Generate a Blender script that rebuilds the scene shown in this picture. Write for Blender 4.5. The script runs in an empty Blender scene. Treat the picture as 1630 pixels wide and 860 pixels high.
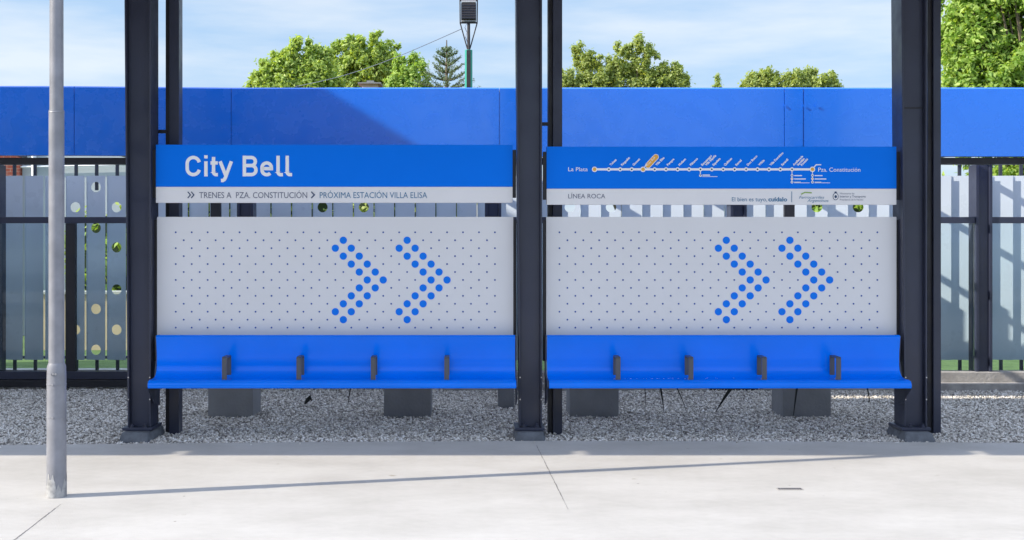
import bpy, bmesh, math, random
import numpy as np
from mathutils import Vector, Matrix
R = math.radians
random.seed(7)
sc = bpy.context.scene
# ---------------------------------------------------------------- camera
F, VX, HY, EYE = 1900.0, 750.0, 385.0, 1.55          # focal length in photo pixels, vanishing point, eye height
cam = bpy.data.cameras.new('camera')
co = bpy.data.objects.new('camera', cam); sc.collection.objects.link(co)
co.location = (0, 0, EYE); co.rotation_euler = (R(90), 0, 0)
cam.sensor_width = 36; cam.lens = F / 1630 * 36
cam.shift_x = (815 - VX) / 1630; cam.shift_y = -(430 - HY) / 1630
cam.clip_start = 0.05; cam.clip_end = 3000
sc.camera = co
def P(px, py, Y): return Vector(((px - VX) * Y / F, Y, EYE - (py - HY) * Y / F))
# ---------------------------------------------------------------- sky and sun
SUN_EL, SUN_AZ = 31.0, 13.9      # sun at the left, 13.9 degrees to the camera's side of the fence line
w = bpy.data.worlds.new('World'); sc.world = w; w.use_nodes = True
nt = w.node_tree; nt.nodes.clear(); N = nt.nodes.new; L = nt.links.new
out = N('ShaderNodeOutputWorld'); bg = N('ShaderNodeBackground')
sky = N('ShaderNodeTexSky'); sky.sky_type = 'NISHITA'; sky.sun_disc = False
sky.sun_elevation = R(SUN_EL); sky.sun_rotation = R(-(90 + SUN_AZ))
sky.air_density = 1.0; sky.dust_density = 1.2; sky.ozone_density = 1.5
tc = N('ShaderNodeTexCoord'); mp = N('ShaderNodeMapping'); mp.inputs['Scale'].default_value = (1.5, 1.5, 9.0)
mp.inputs['Location'].default_value = (0.3, 0.1, 0.2)
nz = N('ShaderNodeTexNoise'); nz.inputs['Scale'].default_value = 1.9; nz.inputs['Detail'].default_value = 8; nz.inputs['Roughness'].default_value = 0.55
cr = N('ShaderNodeValToRGB'); cr.color_ramp.elements[0].position = 0.40; cr.color_ramp.elements[1].position = 0.64
cr.color_ramp.elements[0].color = (1.45, 2.1, 3.0, 1); cr.color_ramp.elements[1].color = (2.75, 2.95, 3.2, 1)
mx = N('ShaderNodeMixRGB'); mx.inputs['Fac'].default_value = 0.82
L(tc.outputs['Generated'], mp.inputs['Vector']); L(mp.outputs['Vector'], nz.inputs['Vector']); L(nz.outputs['Fac'], cr.inputs['Fac'])
L(cr.outputs['Color'], mx.inputs['Color2']); L(sky.outputs['Color'], mx.inputs['Color1'])
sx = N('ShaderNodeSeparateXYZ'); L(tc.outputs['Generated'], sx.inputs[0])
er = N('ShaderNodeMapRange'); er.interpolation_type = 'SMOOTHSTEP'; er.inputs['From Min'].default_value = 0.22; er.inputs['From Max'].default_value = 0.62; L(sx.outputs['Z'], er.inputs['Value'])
mz = N('ShaderNodeMixRGB'); mz.inputs['Color2'].default_value = (4.2, 5.0, 6.7, 1); L(er.outputs['Result'], mz.inputs['Fac']); L(mx.outputs['Color'], mz.inputs['Color1'])  # sky above the view made brighter and bluer, added as fill light
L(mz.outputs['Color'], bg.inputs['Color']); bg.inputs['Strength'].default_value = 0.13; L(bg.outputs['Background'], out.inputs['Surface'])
sl = bpy.data.lights.new('sun', 'SUN'); sl.energy = 3.1; sl.angle = R(0.5); sl.color = (1.0, 0.92, 0.79)
so = bpy.data.objects.new('sun', sl); sc.collection.objects.link(so); so.location = (-20, -5, 20)
ce = math.cos(R(SUN_EL))
sdir = Vector((math.cos(R(SUN_AZ)) * ce, math.sin(R(SUN_AZ)) * ce, -math.sin(R(SUN_EL))))
so.rotation_euler = sdir.to_track_quat('-Z', 'Y').to_euler()
sc.view_settings.view_transform = 'Standard'; sc.view_settings.look = 'None'
sc.view_settings.exposure = 1.17; sc.view_settings.gamma = 1; sc.view_settings.use_curve_mapping = False

# ---------------------------------------------------------------- materials
def mat(name, col, rough=0.5, metal=0.0, var=0.06, vscale=3.0, bump=0.0, bscale=40.0, coat=0.0, spec=0.5, trans=0.0, col2=None):
    m = bpy.data.materials.new(name); m.use_nodes = True
    t = m.node_tree; b = t.nodes['Principled BSDF']; n = t.nodes.new; l = t.links.new
    b.inputs['Roughness'].default_value = rough; b.inputs['Metallic'].default_value = metal
    b.inputs['Coat Weight'].default_value = coat; b.inputs['Coat Roughness'].default_value = 0.08
    b.inputs['Specular IOR Level'].default_value = spec
    c = n('ShaderNodeTexCoord'); z = n('ShaderNodeTexNoise'); z.inputs['Scale'].default_value = vscale; z.inputs['Detail'].default_value = 6
    l(c.outputs['Object'], z.inputs['Vector'])
    r = n('ShaderNodeValToRGB'); r.color_ramp.elements[0].position = 0.3; r.color_ramp.elements[1].position = 0.7
    lo = col2 if col2 else tuple(x * (1 - var) for x in col); hi = tuple(min(1, x * (1 + var)) for x in col)
    r.color_ramp.elements[0].color = (*lo, 1); r.color_ramp.elements[1].color = (*hi, 1)
    l(z.outputs['Fac'], r.inputs['Fac']); l(r.outputs['Color'], b.inputs['Base Color'])
    z3 = n('ShaderNodeTexNoise'); z3.inputs['Scale'].default_value = 6; z3.inputs['Detail'].default_value = 8; l(c.outputs['Object'], z3.inputs['Vector'])
    mr = n('ShaderNodeMapRange'); mr.inputs['From Min'].default_value = 0.35; mr.inputs['From Max'].default_value = 0.7
    mr.inputs['To Min'].default_value = rough * 0.85; mr.inputs['To Max'].default_value = min(1, rough * 1.45); l(z3.outputs['Fac'], mr.inputs['Value']); l(mr.outputs['Result'], b.inputs['Roughness'])
    if bump:
        z2 = n('ShaderNodeTexNoise'); z2.inputs['Scale'].default_value = bscale; z2.inputs['Detail'].default_value = 5
        l(c.outputs['Object'], z2.inputs['Vector'])
        bp = n('ShaderNodeBump'); bp.inputs['Strength'].default_value = bump; bp.inputs['Distance'].default_value = 0.01
        l(z2.outputs['Fac'], bp.inputs['Height']); l(bp.outputs['Normal'], b.inputs['Normal'])
    return m
M = {}
M['steel'] = mat('dark_steel_paint', (0.030, 0.036, 0.064), 0.34, var=0.12, vscale=2, bump=0.05, bscale=25)
M['steel_mat'] = mat('black_steel_paint', (0.016, 0.016, 0.022), 0.45, var=0.2)
M['arm'] = mat('armrest_grey_paint', (0.075, 0.08, 0.095), 0.4, var=0.1)
M['bolt'] = mat('bolt_zinc', (0.5, 0.5, 0.52), 0.35, metal=0.8)
M['blue'] = mat('blue_enamel_bench', (0.0, 0.185, 0.90), 0.16, var=0.06, vscale=2.2, coat=0.0, spec=0.25, bump=0.12, bscale=3)
M['signblue'] = mat('blue_sign_vinyl', (0.0, 0.185, 0.88), 0.4, var=0.03, vscale=1.0, spec=0.1)
M['fascia'] = mat('blue_fascia_paint', (0.0, 0.185, 0.92), 0.24, var=0.06, vscale=0.6, bump=0.3, bscale=0.9, coat=0.35, spec=1.0)
M['fascia'].node_tree.nodes['Principled BSDF'].inputs['Coat Roughness'].default_value = 0.22
M['white'] = mat('white_vinyl', (0.92, 0.93, 0.95), 0.4, var=0.02)
M['panel'] = mat('pale_grey_panel', (0.73, 0.735, 0.755), 0.42, var=0.025, vscale=1.4)
M['signgrey'] = mat('pale_grey_strip', (0.80, 0.80, 0.82), 0.42, var=0.02)
M['dot'] = mat('blue_dot_vinyl', (0.0, 0.19, 0.85), 0.45, var=0.02, spec=0.2)
M['pin'] = mat('small_dot_blue', (0.01, 0.07, 0.33), 0.5, var=0.02)
M['ink'] = mat('ink_slate', (0.13, 0.15, 0.22), 0.5)
M['inkdark'] = mat('ink_navy', (0.01, 0.045, 0.13), 0.5)
M['inkteal'] = mat('ink_steel_blue', (0.06, 0.20, 0.36), 0.5)
M['inkgreen'] = mat('ink_leaf_green', (0.25, 0.42, 0.08), 0.5)
M['orange'] = mat('orange_vinyl', (0.85, 0.42, 0.05), 0.4)
M['glass_edge'] = mat('sill_grey', (0.3, 0.31, 0.33), 0.6)
M['slat'] = mat('fence_slat_paint', (0.60, 0.665, 0.73), 0.30, var=0.06, vscale=1.2)
M['slatlight'] = M['slat']
M['bar'] = mat('fence_bar_paint', (0.05, 0.058, 0.075), 0.4)
M['pole'] = mat('grey_pole_paint', (0.22, 0.225, 0.25), 0.34, var=0.16, vscale=9, bump=0.12, bscale=60)
M['pole_wear'] = mat('bare_flaked_paint', (0.34, 0.34, 0.34), 0.7, var=0.3, vscale=30, bump=0.3)
M['planter'] = mat('planter_concrete', (0.25, 0.255, 0.265), 0.85, var=0.12, vscale=6, bump=0.4)
M['plinth'] = mat('plinth_cement', (0.12, 0.13, 0.145), 0.9, var=0.3, vscale=14, bump=0.8, bscale=30)
M['kerb'] = mat('kerb_concrete', (0.36, 0.34, 0.32), 0.9, var=0.22, vscale=9, bump=0.5)
M['leafdark'] = mat('strap_leaf_dark', (0.012, 0.015, 0.012), 0.5)
M['greenpaint'] = mat('green_pole_paint', (0.02, 0.30, 0.22), 0.4)
M['lampdark'] = mat('lamp_housing', (0.03, 0.026, 0.03), 0.6, var=0.3, vscale=20)
M['lamprail'] = mat('lamp_frame_pale', (0.45, 0.45, 0.46), 0.6)
M['bark'] = mat('bark', (0.14, 0.11, 0.08), 0.9, var=0.3, vscale=6, bump=0.6)
M['roof'] = mat('canopy_underside', (0.42, 0.43, 0.46), 0.6, var=0.04)
M['render'] = mat('cream_render', (0.55, 0.52, 0.46), 0.9, var=0.08)
M['peach'] = mat('peach_wall_paint', (0.62, 0.47, 0.30), 0.9, var=0.1)
M['palewall'] = mat('pale_house_wall', (0.45, 0.50, 0.53), 0.9, var=0.05)
M['tile'] = mat('roof_tile', (0.28, 0.10, 0.06), 0.8, var=0.25, vscale=14)
M['darkglass'] = mat('window_glass_dark', (0.03, 0.04, 0.05), 0.1)
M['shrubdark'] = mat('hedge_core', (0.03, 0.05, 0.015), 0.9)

def leafmat(name, c1, c2, tr=0.5):
    m = bpy.data.materials.new(name); m.use_nodes = True; t = m.node_tree; t.nodes.clear(); n = t.nodes.new; l = t.links.new
    o = n('ShaderNodeOutputMaterial'); d = n('ShaderNodeBsdfDiffuse'); tl = n('ShaderNodeBsdfTranslucent'); gl = n('ShaderNodeBsdfGlossy')
    gl.inputs['Roughness'].default_value = 0.55; gl.inputs['Color'].default_value = (0.9, 0.95, 0.9, 1)
    g = n('ShaderNodeNewGeometry'); r = n('ShaderNodeValToRGB'); l(g.outputs['Random Per Island'], r.inputs['Fac'])
    r.color_ramp.elements[0].color = (*c1, 1); r.color_ramp.elements[1].color = (*c2, 1)
    l(r.outputs['Color'], d.inputs['Color'])
    hs = n('ShaderNodeMixRGB'); hs.blend_type = 'MULTIPLY'; hs.inputs['Fac'].default_value = 1; hs.inputs['Color2'].default_value = (1.25, 1.15, 0.45, 1)
    l(r.outputs['Color'], hs.inputs['Color1']); l(hs.outputs['Color'], tl.inputs['Color'])
    a = n('ShaderNodeMixShader'); a.inputs['Fac'].default_value = tr; l(d.outputs[0], a.inputs[1]); l(tl.outputs[0], a.inputs[2])
    b = n('ShaderNodeMixShader'); b.inputs['Fac'].default_value = 0.03; l(a.outputs[0], b.inputs[1]); l(gl.outputs[0], b.inputs[2])
    l(b.outputs[0], o.inputs['Surface']); return m
M['leaf_a'] = leafmat('leaf_bright', (0.22, 0.36, 0.05), (0.52, 0.64, 0.16))
M['leaf_b'] = leafmat('leaf_olive', (0.20, 0.29, 0.05), (0.50, 0.57, 0.18))
M['leaf_c'] = leafmat('leaf_fresh', (0.18, 0.35, 0.04), (0.48, 0.62, 0.15))
M['leaf_d'] = leafmat('needle_grey_green', (0.08, 0.14, 0.07), (0.22, 0.28, 0.15), 0.25)

# concrete: worn pale platform
def concrete(name, c1, c2):
    m = bpy.data.materials.new(name); m.use_nodes = True; t = m.node_tree; b = t.nodes['Principled BSDF']; n = t.nodes.new; l = t.links.new
    b.inputs['Roughness'].default_value = 0.85; b.inputs['Specular IOR Level'].default_value = 0.25
    c = n('ShaderNodeTexCoord'); mp = n('ShaderNodeMapping'); mp.inputs['Scale'].default_value = (0.6, 0.95, 1)
    l(c.outputs['Object'], mp.inputs['Vector'])
    z = n('ShaderNodeTexNoise'); z.inputs['Scale'].default_value = 1.6; z.inputs['Detail'].default_value = 9; z.inputs['Roughness'].default_value = 0.62
    l(mp.outputs['Vector'], z.inputs['Vector'])
    r = n('ShaderNodeValToRGB'); r.color_ramp.elements[0].position = 0.32; r.color_ramp.elements[1].position = 0.62
    r.color_ramp.elements[0].color = (*c1, 1); r.color_ramp.elements[1].color = (*c2, 1); l(z.outputs['Fac'], r.inputs['Fac'])
    s = n('ShaderNodeTexNoise'); s.inputs['Scale'].default_value = 7; s.inputs['Detail'].default_value = 3; l(c.outputs['Object'], s.inputs['Vector'])
    sr = n('ShaderNodeValToRGB'); sr.color_ramp.elements[0].position = 0.22; sr.color_ramp.elements[1].position = 0.27
    sr.color_ramp.elements[0].color = (0.70, 0.66, 0.60, 1); sr.color_ramp.elements[1].color = (1, 1, 1, 1); l(s.outputs['Fac'], sr.inputs['Fac'])
    mm = n('ShaderNodeMixRGB'); mm.blend_type = 'MULTIPLY'; mm.inputs['Fac'].default_value = 1
    l(r.outputs['Color'], mm.inputs['Color1']); l(sr.outputs['Color'], mm.inputs['Color2']); l(mm.outputs['Color'], b.inputs['Base Color'])
    vo = n('ShaderNodeTexVoronoi'); vo.feature = 'F1'; vo.inputs['Scale'].default_value = 3.1; l(c.outputs['Object'], vo.inputs['Vector'])
    vr = n('ShaderNodeValToRGB'); vr.color_ramp.elements[0].position = 0.018; vr.color_ramp.elements[1].position = 0.03; vr.color_ramp.elements[0].color = (0.35, 0.32, 0.28, 1); vr.color_ramp.elements[1].color = (1, 1, 1, 1); l(vo.outputs['Distance'], vr.inputs['Fac'])
    m2 = n('ShaderNodeMixRGB'); m2.blend_type = 'MULTIPLY'; m2.inputs['Fac'].default_value = 0.8; l(mm.outputs['Color'], m2.inputs['Color1']); l(vr.outputs['Color'], m2.inputs['Color2'])
    st2 = n('ShaderNodeTexNoise'); st2.inputs['Scale'].default_value = 26; st2.inputs['Detail'].default_value = 6; l(mp.outputs['Vector'], st2.inputs['Vector'])
    s3 = n('ShaderNodeMapRange'); s3.inputs['From Min'].default_value = 0.3; s3.inputs['From Max'].default_value = 0.6; s3.inputs['To Min'].default_value = 0.955; s3.inputs['To Max'].default_value = 1.0; l(st2.outputs['Fac'], s3.inputs['Value'])
    m4 = n('ShaderNodeMixRGB'); m4.blend_type = 'MULTIPLY'; m4.inputs['Fac'].default_value = 1; l(m2.outputs['Color'], m4.inputs['Color1']); l(s3.outputs['Result'], m4.inputs['Color2']); l(m4.outputs['Color'], b.inputs['Base Color'])
    f = n('ShaderNodeTexNoise'); f.inputs['Scale'].default_value = 90; f.inputs['Detail'].default_value = 4; l(c.outputs['Object'], f.inputs['Vector'])
    bp = n('ShaderNodeBump'); bp.inputs['Strength'].default_value = 0.25; bp.inputs['Distance'].default_value = 0.004
    l(f.outputs['Fac'], bp.inputs['Height']); l(bp.outputs['Normal'], b.inputs['Normal']); return m
M['concrete'] = concrete('platform_concrete', (0.41, 0.39, 0.36), (0.50, 0.48, 0.45))

def gravelmat(base):
    m = bpy.data.materials.new('gravel_stone' if not base else 'gravel_bed'); m.use_nodes = True; t = m.node_tree; b = t.nodes['Principled BSDF']; n = t.nodes.new; l = t.links.new
    b.inputs['Roughness'].default_value = 0.8
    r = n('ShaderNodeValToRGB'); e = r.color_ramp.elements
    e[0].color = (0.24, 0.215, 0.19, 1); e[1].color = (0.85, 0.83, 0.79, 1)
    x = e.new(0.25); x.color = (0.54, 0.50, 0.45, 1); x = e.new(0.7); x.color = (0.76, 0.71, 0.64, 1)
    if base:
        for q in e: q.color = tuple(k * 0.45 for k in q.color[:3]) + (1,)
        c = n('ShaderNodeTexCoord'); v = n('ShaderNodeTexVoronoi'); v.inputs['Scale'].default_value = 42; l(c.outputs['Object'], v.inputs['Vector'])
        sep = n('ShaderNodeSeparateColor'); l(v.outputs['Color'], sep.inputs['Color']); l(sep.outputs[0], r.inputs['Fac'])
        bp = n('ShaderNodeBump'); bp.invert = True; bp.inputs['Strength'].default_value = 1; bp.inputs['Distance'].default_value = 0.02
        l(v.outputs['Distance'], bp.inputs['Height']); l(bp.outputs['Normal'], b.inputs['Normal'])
    else:
        g = n('ShaderNodeNewGeometry'); l(g.outputs['Random Per Island'], r.inputs['Fac'])
    l(r.outputs['Color'], b.inputs['Base Color']); return m
M['gravelbed'] = gravelmat(True); M['stone'] = gravelmat(False)
M['grass'] = mat('lawn_grass', (0.12, 0.19, 0.045), 0.95, col2=(0.07, 0.12, 0.03), vscale=5, bump=1.0, bscale=60)
M['dirt'] = mat('ground_soil', (0.20, 0.19, 0.16), 0.95, var=0.2, vscale=0.5)

def brickmat():
    m = bpy.data.materials.new('red_brick'); m.use_nodes = True; t = m.node_tree; b = t.nodes['Principled BSDF']; n = t.nodes.new; l = t.links.new
    c = n('ShaderNodeTexCoord'); mp = n('ShaderNodeMapping'); mp.inputs['Rotation'].default_value = (R(90), 0, 0); l(c.outputs['Object'], mp.inputs['Vector'])
    k = n('ShaderNodeTexBrick'); k.inputs['Scale'].default_value = 4.5; k.inputs['Color1'].default_value = (0.30, 0.07, 0.045, 1); k.inputs['Color2'].default_value = (0.22, 0.055, 0.035, 1)
    k.inputs['Mortar'].default_value = (0.35, 0.28, 0.24, 1); k.inputs['Mortar Size'].default_value = 0.012
    l(mp.outputs['Vector'], k.inputs['Vector']); l(k.outputs['Color'], b.inputs['Base Color']); b.inputs['Roughness'].default_value = 0.9; return m
M['brick'] = brickmat()
def glassmat():
    m = bpy.data.materials.new('clear_glass_pane'); m.use_nodes = True; t = m.node_tree; t.nodes.clear(); n = t.nodes.new; l = t.links.new
    o = n('ShaderNodeOutputMaterial'); tr = n('ShaderNodeBsdfTransparent'); tr.inputs['Color'].default_value = (0.90, 0.95, 0.96, 1)
    g = n('ShaderNodeBsdfGlossy'); g.inputs['Roughness'].default_value = 0.02
    z = n('ShaderNodeTexNoise'); z.inputs['Scale'].default_value = 2.5; bp = n('ShaderNodeBump'); bp.inputs['Strength'].default_value = 0.03
    l(z.outputs['Fac'], bp.inputs['Height']); l(bp.outputs['Normal'], g.inputs['Normal'])
    f = n('ShaderNodeFresnel'); f.inputs['IOR'].default_value = 1.3
    x = n('ShaderNodeMixShader'); l(f.outputs[0], x.inputs['Fac']); l(tr.outputs[0], x.inputs[1]); l(g.outputs[0], x.inputs[2]); l(x.outputs[0], o.inputs['Surface']); return m
M['glass'] = glassmat()

# ---------------------------------------------------------------- helpers
class MB:
    def __init__(s): s.v = []; s.f = []; s.mi = []; s.mats = []
    def m(s, name):
        if name not in s.mats: s.mats.append(name)
        return s.mats.index(name)
    def add(s, vs, fs, m):
        o = len(s.v); s.v += [tuple(v) for v in vs]; k = s.m(m)
        for f in fs: s.f.append(tuple(i + o for i in f)); s.mi.append(k)
    def box(s, a, b, m):
        x0, y0, z0 = a; x1, y1, z1 = b
        x0, x1 = sorted((x0, x1)); y0, y1 = sorted((y0, y1)); z0, z1 = sorted((z0, z1))
        s.add([(x0,y0,z0),(x1,y0,z0),(x1,y1,z0),(x0,y1,z0),(x0,y0,z1),(x1,y0,z1),(x1,y1,z1),(x0,y1,z1)],
              [(0,3,2,1),(4,5,6,7),(0,1,5,4),(1,2,6,5),(2,3,7,6),(3,0,4,7)], m)
    def prism_z(s, poly, z0, z1, m, topshift=None):   # poly in xy (ccw); optional per-vertex top offset
        n = len(poly); t = topshift or [(0, 0)] * n
        vs = [(x, y, z0) for x, y in poly] + [(x + d[0], y + d[1], z1) for (x, y), d in zip(poly, t)]
        s.add(vs, [tuple(range(n))[::-1], tuple(range(n, 2 * n))] + [(i, (i+1) % n, n + (i+1) % n, n + i) for i in range(n)], m)
    def prism_x(s, poly, x0, x1, m):                  # poly in (y, z)
        n = len(poly); vs = [(x0, y, z) for y, z in poly] + [(x1, y, z) for y, z in poly]
        s.add(vs, [tuple(range(n)), tuple(range(n, 2*n))[::-1]] + [(i, n + i, n + (i+1) % n, (i+1) % n) for i in range(n)], m)
    def tube(s, pts, rad, m, seg=10, cap=True):
        pts = [Vector(p) for p in pts]; rs = rad if isinstance(rad, (list, tuple)) else [rad] * len(pts)
        vs = []; fs = []
        up = Vector((0, 0, 1))
        for i, p in enumerate(pts):
            d = (pts[min(i+1, len(pts)-1)] - pts[max(i-1, 0)]).normalized()
            a = d.cross(up if abs(d.z) < 0.95 else Vector((1, 0, 0))).normalized(); b = d.cross(a).normalized()
            for k in range(seg):
                t = 2 * math.pi * k / seg; vs.append(p + (a * math.cos(t) + b * math.sin(t)) * rs[i])
        for i in range(len(pts) - 1):
            for k in range(seg):
                k2 = (k + 1) % seg; fs.append((i*seg+k, i*seg+k2, (i+1)*seg+k2, (i+1)*seg+k))
        if cap: fs.append(tuple(range(seg))); fs.append(tuple(range((len(pts)-1)*seg, len(pts)*seg))[::-1])
        s.add(vs, fs, m)
    def disc(s, c, r, m, t=0.0015, seg=20, r2=None):   # faces -Y, thickness t forward
        vs = []; n = seg
        for yy in (c[1] - t, c[1]):
            for k in range(n):
                a = 2 * math.pi * k / n; vs.append((c[0] + r * math.cos(a), yy, c[2] + (r2 or r) * math.sin(a)))
        s.add(vs, [tuple(range(n))] + [(i, n + i, n + (i+1) % n, (i+1) % n) for i in range(n)], m)
    def ribbon(s, path, wd, y, m, t=0.0015):           # flat stroke in the xz plane facing -Y
        n = len(path); l = []; r = []
        for i in range(n):
            p = Vector(path[i]); a = Vector(path[max(i-1, 0)]); b = Vector(path[min(i+1, n-1)])
            d1 = (p - a).normalized() if i > 0 else (b - p).normalized(); d2 = (b - p).normalized() if i < n-1 else d1
            n1 = Vector((-d1.y, d1.x)); nn = (n1 + Vector((-d2.y, d2.x))).normalized(); k = wd / 2 / max(0.5, nn.dot(n1))
            l.append(p + nn * k); r.append(p - nn * k)
        vs = [(q.x, y - t, q.y) for q in l] + [(q.x, y - t, q.y) for q in r] + [(q.x, y, q.y) for q in l] + [(q.x, y, q.y) for q in r]
        fs = []
        for i in range(n - 1):
            fs += [(i, i+1, n+i+1, n+i), (i, 2*n+i, 2*n+i+1, i+1), (n+i, n+i+1, 3*n+i+1, 3*n+i)]
        s.add(vs, fs, m)
    def build(s, name, parent=None, smooth=False, bevel=0.0):
        me = bpy.data.meshes.new(name); me.from_pydata(s.v, [], s.f); me.update()
        for q in s.mats: me.materials.append(M[q])
        me.polygons.foreach_set('material_index', s.mi)
        bm = bmesh.new(); bm.from_mesh(me); bmesh.ops.recalc_face_normals(bm, faces=bm.faces); bm.to_mesh(me); bm.free()
        if smooth:
            me.polygons.foreach_set('use_smooth', [True] * len(me.polygons)); me.update()
            try: me.set_sharp_from_angle(angle=R(35))
            except Exception: pass
        o = bpy.data.objects.new(name, me); sc.collection.objects.link(o)
        if bevel:
            b = o.modifiers.new('bevel', 'BEVEL'); b.width = bevel; b.segments = 2; b.limit_method = 'ANGLE'; b.angle_limit = R(40)
        if parent: attach(o, parent)
        return o
def attach(o, parent):
    o.parent = parent; o.matrix_parent_inverse = Matrix.Translation(parent.location).inverted()
def tag(o, label=None, cat=None, group=None, kind=None):
    if label: o['label'] = label
    if cat: o['category'] = cat
    if group: o['group'] = group
    if kind: o['kind'] = kind
    return o
def thing(name, label, cat, loc, group=None):
    e = bpy.data.objects.new(name, None); e.location = loc; e.empty_display_size = 0.1; sc.collection.objects.link(e)
    return tag(e, label, cat, group)
def boxes(name, parent, items, m, bevel=0.0):
    for a, b in items:
        q = MB(); q.box(a, b, m); q.build(name, parent, bevel=bevel)
def text(body, px, py, Y, height_px, width_px=None, m='ink', align='LEFT', rot=0, bold=0.0, shear=0.0, name='lettering', parent=None):
    """text whose baseline starts at photo point (px, py) on the plane Y; width fitted to width_px"""
    c = bpy.data.curves.new(name, 'FONT'); c.body = body; c.size = 1; c.offset = bold; c.shear = shear; c.resolution_u = 3; c.fill_mode = 'FRONT'
    o = bpy.data.objects.new(name, c); sc.collection.objects.link(o); bpy.context.view_layer.update()
    dg = bpy.context.evaluated_depsgraph_get(); me = bpy.data.meshes.new_from_object(o.evaluated_get(dg))
    bpy.data.objects.remove(o); bpy.data.curves.remove(c)
    n = len(me.vertices); a = np.zeros(n * 3); me.vertices.foreach_get('co', a); a = a.reshape(-1, 3)
    k = Y / F; cap = 0.73
    sy = height_px * k / cap; sx = sy
    x0, x1 = a[:, 0].min(), a[:, 0].max()
    if width_px: sx = width_px * k / (x1 - x0)
    x = (a[:, 0] - x0) * sx; z = a[:, 1] * sy
    if align == 'CENTER': x -= (x1 - x0) * sx / 2
    ca, sa = math.cos(rot), math.sin(rot); p = P(px, py, Y)
    b = np.zeros_like(a); b[:, 0] = p.x + x * ca - z * sa; b[:, 2] = p.z + x * sa + z * ca; b[:, 1] = Y
    me.vertices.foreach_set('co', b.ravel()); me.materials.clear(); me.materials.append(M[m]); me.update()
    o = bpy.data.objects.new(name, me); sc.collection.objects.link(o)
    if parent: attach(o, parent)
    return o
def join_meshes(objs, name):
    b = bmesh.new(); mats = []
    for o in objs:
        off = []
        for mm in o.data.materials:
            if mm not in mats: mats.append(mm)
            off.append(mats.index(mm))
        k = len(b.faces); b.from_mesh(o.data); b.faces.ensure_lookup_table()
        for f in b.faces[k:]: f.material_index = off[f.material_index] if off else 0
    me = bpy.data.meshes.new(name); b.to_mesh(me); b.free()
    for mm in mats: me.materials.append(mm)
    par = objs[0].parent
    for o in objs: bpy.data.objects.remove(o)
    o = bpy.data.objects.new(name, me); sc.collection.objects.link(o)
    if par: attach(o, par)
    return o
def arc(cx, cy, r, a0, a1, n=10): return [(cx + r * math.cos(R(a0 + (a1-a0)*i/n)), cy + r * math.sin(R(a0 + (a1-a0)*i/n))) for i in range(n+1)]

# ================================================================ GROUND
g = MB(); g.add([(-900,-900,-0.10),(900,-900,-0.10),(900,1500,-0.10),(-900,1500,-0.10)], [(0,1,2,3)], 'dirt')
tag(g.build('ground'), kind='structure')
g = MB(); g.add([(-40,13.9,-0.03),(40,13.9,-0.03),(40,60,-0.03),(-40,60,-0.03)], [(0,1,2,3)], 'grass')
tag(g.build('lawn'), kind='structure')
# platform slabs with open joints; far edge slightly uneven like the photo
EDGE = [(-30, 8.75), (-4.5, 9.03), (-2.9, 9.15), (-1.2, 9.24), (0.6, 9.29), (2.6, 9.26), (4.6, 9.19), (30, 9.1)]
def edge_y(x):
    for (a, ya), (b, yb) in zip(EDGE, EDGE[1:]):
        if a <= x <= b: return ya + (yb-ya) * (x-a) / (b-a)
def gx(px, py): Y = EYE * F / (py - HY); return ((px - VX) * Y / F, Y)
def line_x(a, b, y): return a[0] + (b[0]-a[0]) * (y-a[1]) / (b[1]-a[1])
J1 = (gx(28, 856), gx(97, 803)); J2 = (gx(908, 818), gx(855, 712))
def slab(x0f, x1f):
    s = MB(); ys = 1.0
    xa, xb = x0f(ys), x1f(ys)
    # far edge points
    def far(xf):
        y = 9.2
        for _ in range(20): y = edge_y(max(-29.9, min(29.9, xf(y))))
        return xf(y), y
    fa, fb = far(x0f), far(x1f)
    mid = [(x, y) for x, y in EDGE if fa[0] + 0.05 < x < fb[0] - 0.05]
    poly = [(xa, ys), (xb, ys), fb] + mid[::-1] + [fa]
    s.prism_z(poly, -0.12, 0.0, 'concrete'); return s
tag(slab(lambda y: -30.0, lambda y: 30.0).build('platform'), kind='structure')
M['joint'] = mat('joint_filler', (0.17, 0.16, 0.15), 0.9, var=0.3, vscale=30)
for pa, pb, wj in (((20, 862), (96, 803.5), 0.0036), ((854, 709), (904, 811), 0.0026)):
    rn = random.Random(int(pa[0])); (ax, ay), (bx, by) = gx(*pa), gx(*pb); nj = 40; vs = []
    for i in range(nj + 1):
        u = i / nj; x = ax + (bx-ax)*u + rn.gauss(0, 0.0012); y = ay + (by-ay)*u; ww = wj * rn.uniform(0.45, 1.2) * (1 if 0.02 < u < 0.9 else 0.4)
        vs += [(x - ww, y, 0.0012), (x + ww, y, 0.0012)]
    q = MB(); q.add(vs, [(2*i, 2*i+1, 2*i+3, 2*i+2) for i in range(nj)], 'joint'); tag(q.build('expansion_joint'), kind='structure')
# railway bed behind the camera (seen only in reflections)
g = MB(); g.box((-34,-12.5,-0.9),(34,-4.6,0.0),'concrete'); tag(g.build('far_platform'), kind='structure')
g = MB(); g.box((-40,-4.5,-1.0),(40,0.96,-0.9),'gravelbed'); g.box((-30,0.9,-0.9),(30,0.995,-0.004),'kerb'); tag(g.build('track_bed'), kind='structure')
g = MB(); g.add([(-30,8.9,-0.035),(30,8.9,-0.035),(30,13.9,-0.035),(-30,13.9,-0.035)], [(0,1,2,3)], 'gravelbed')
tag(g.build('gravel_bed'), kind='structure')
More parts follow.
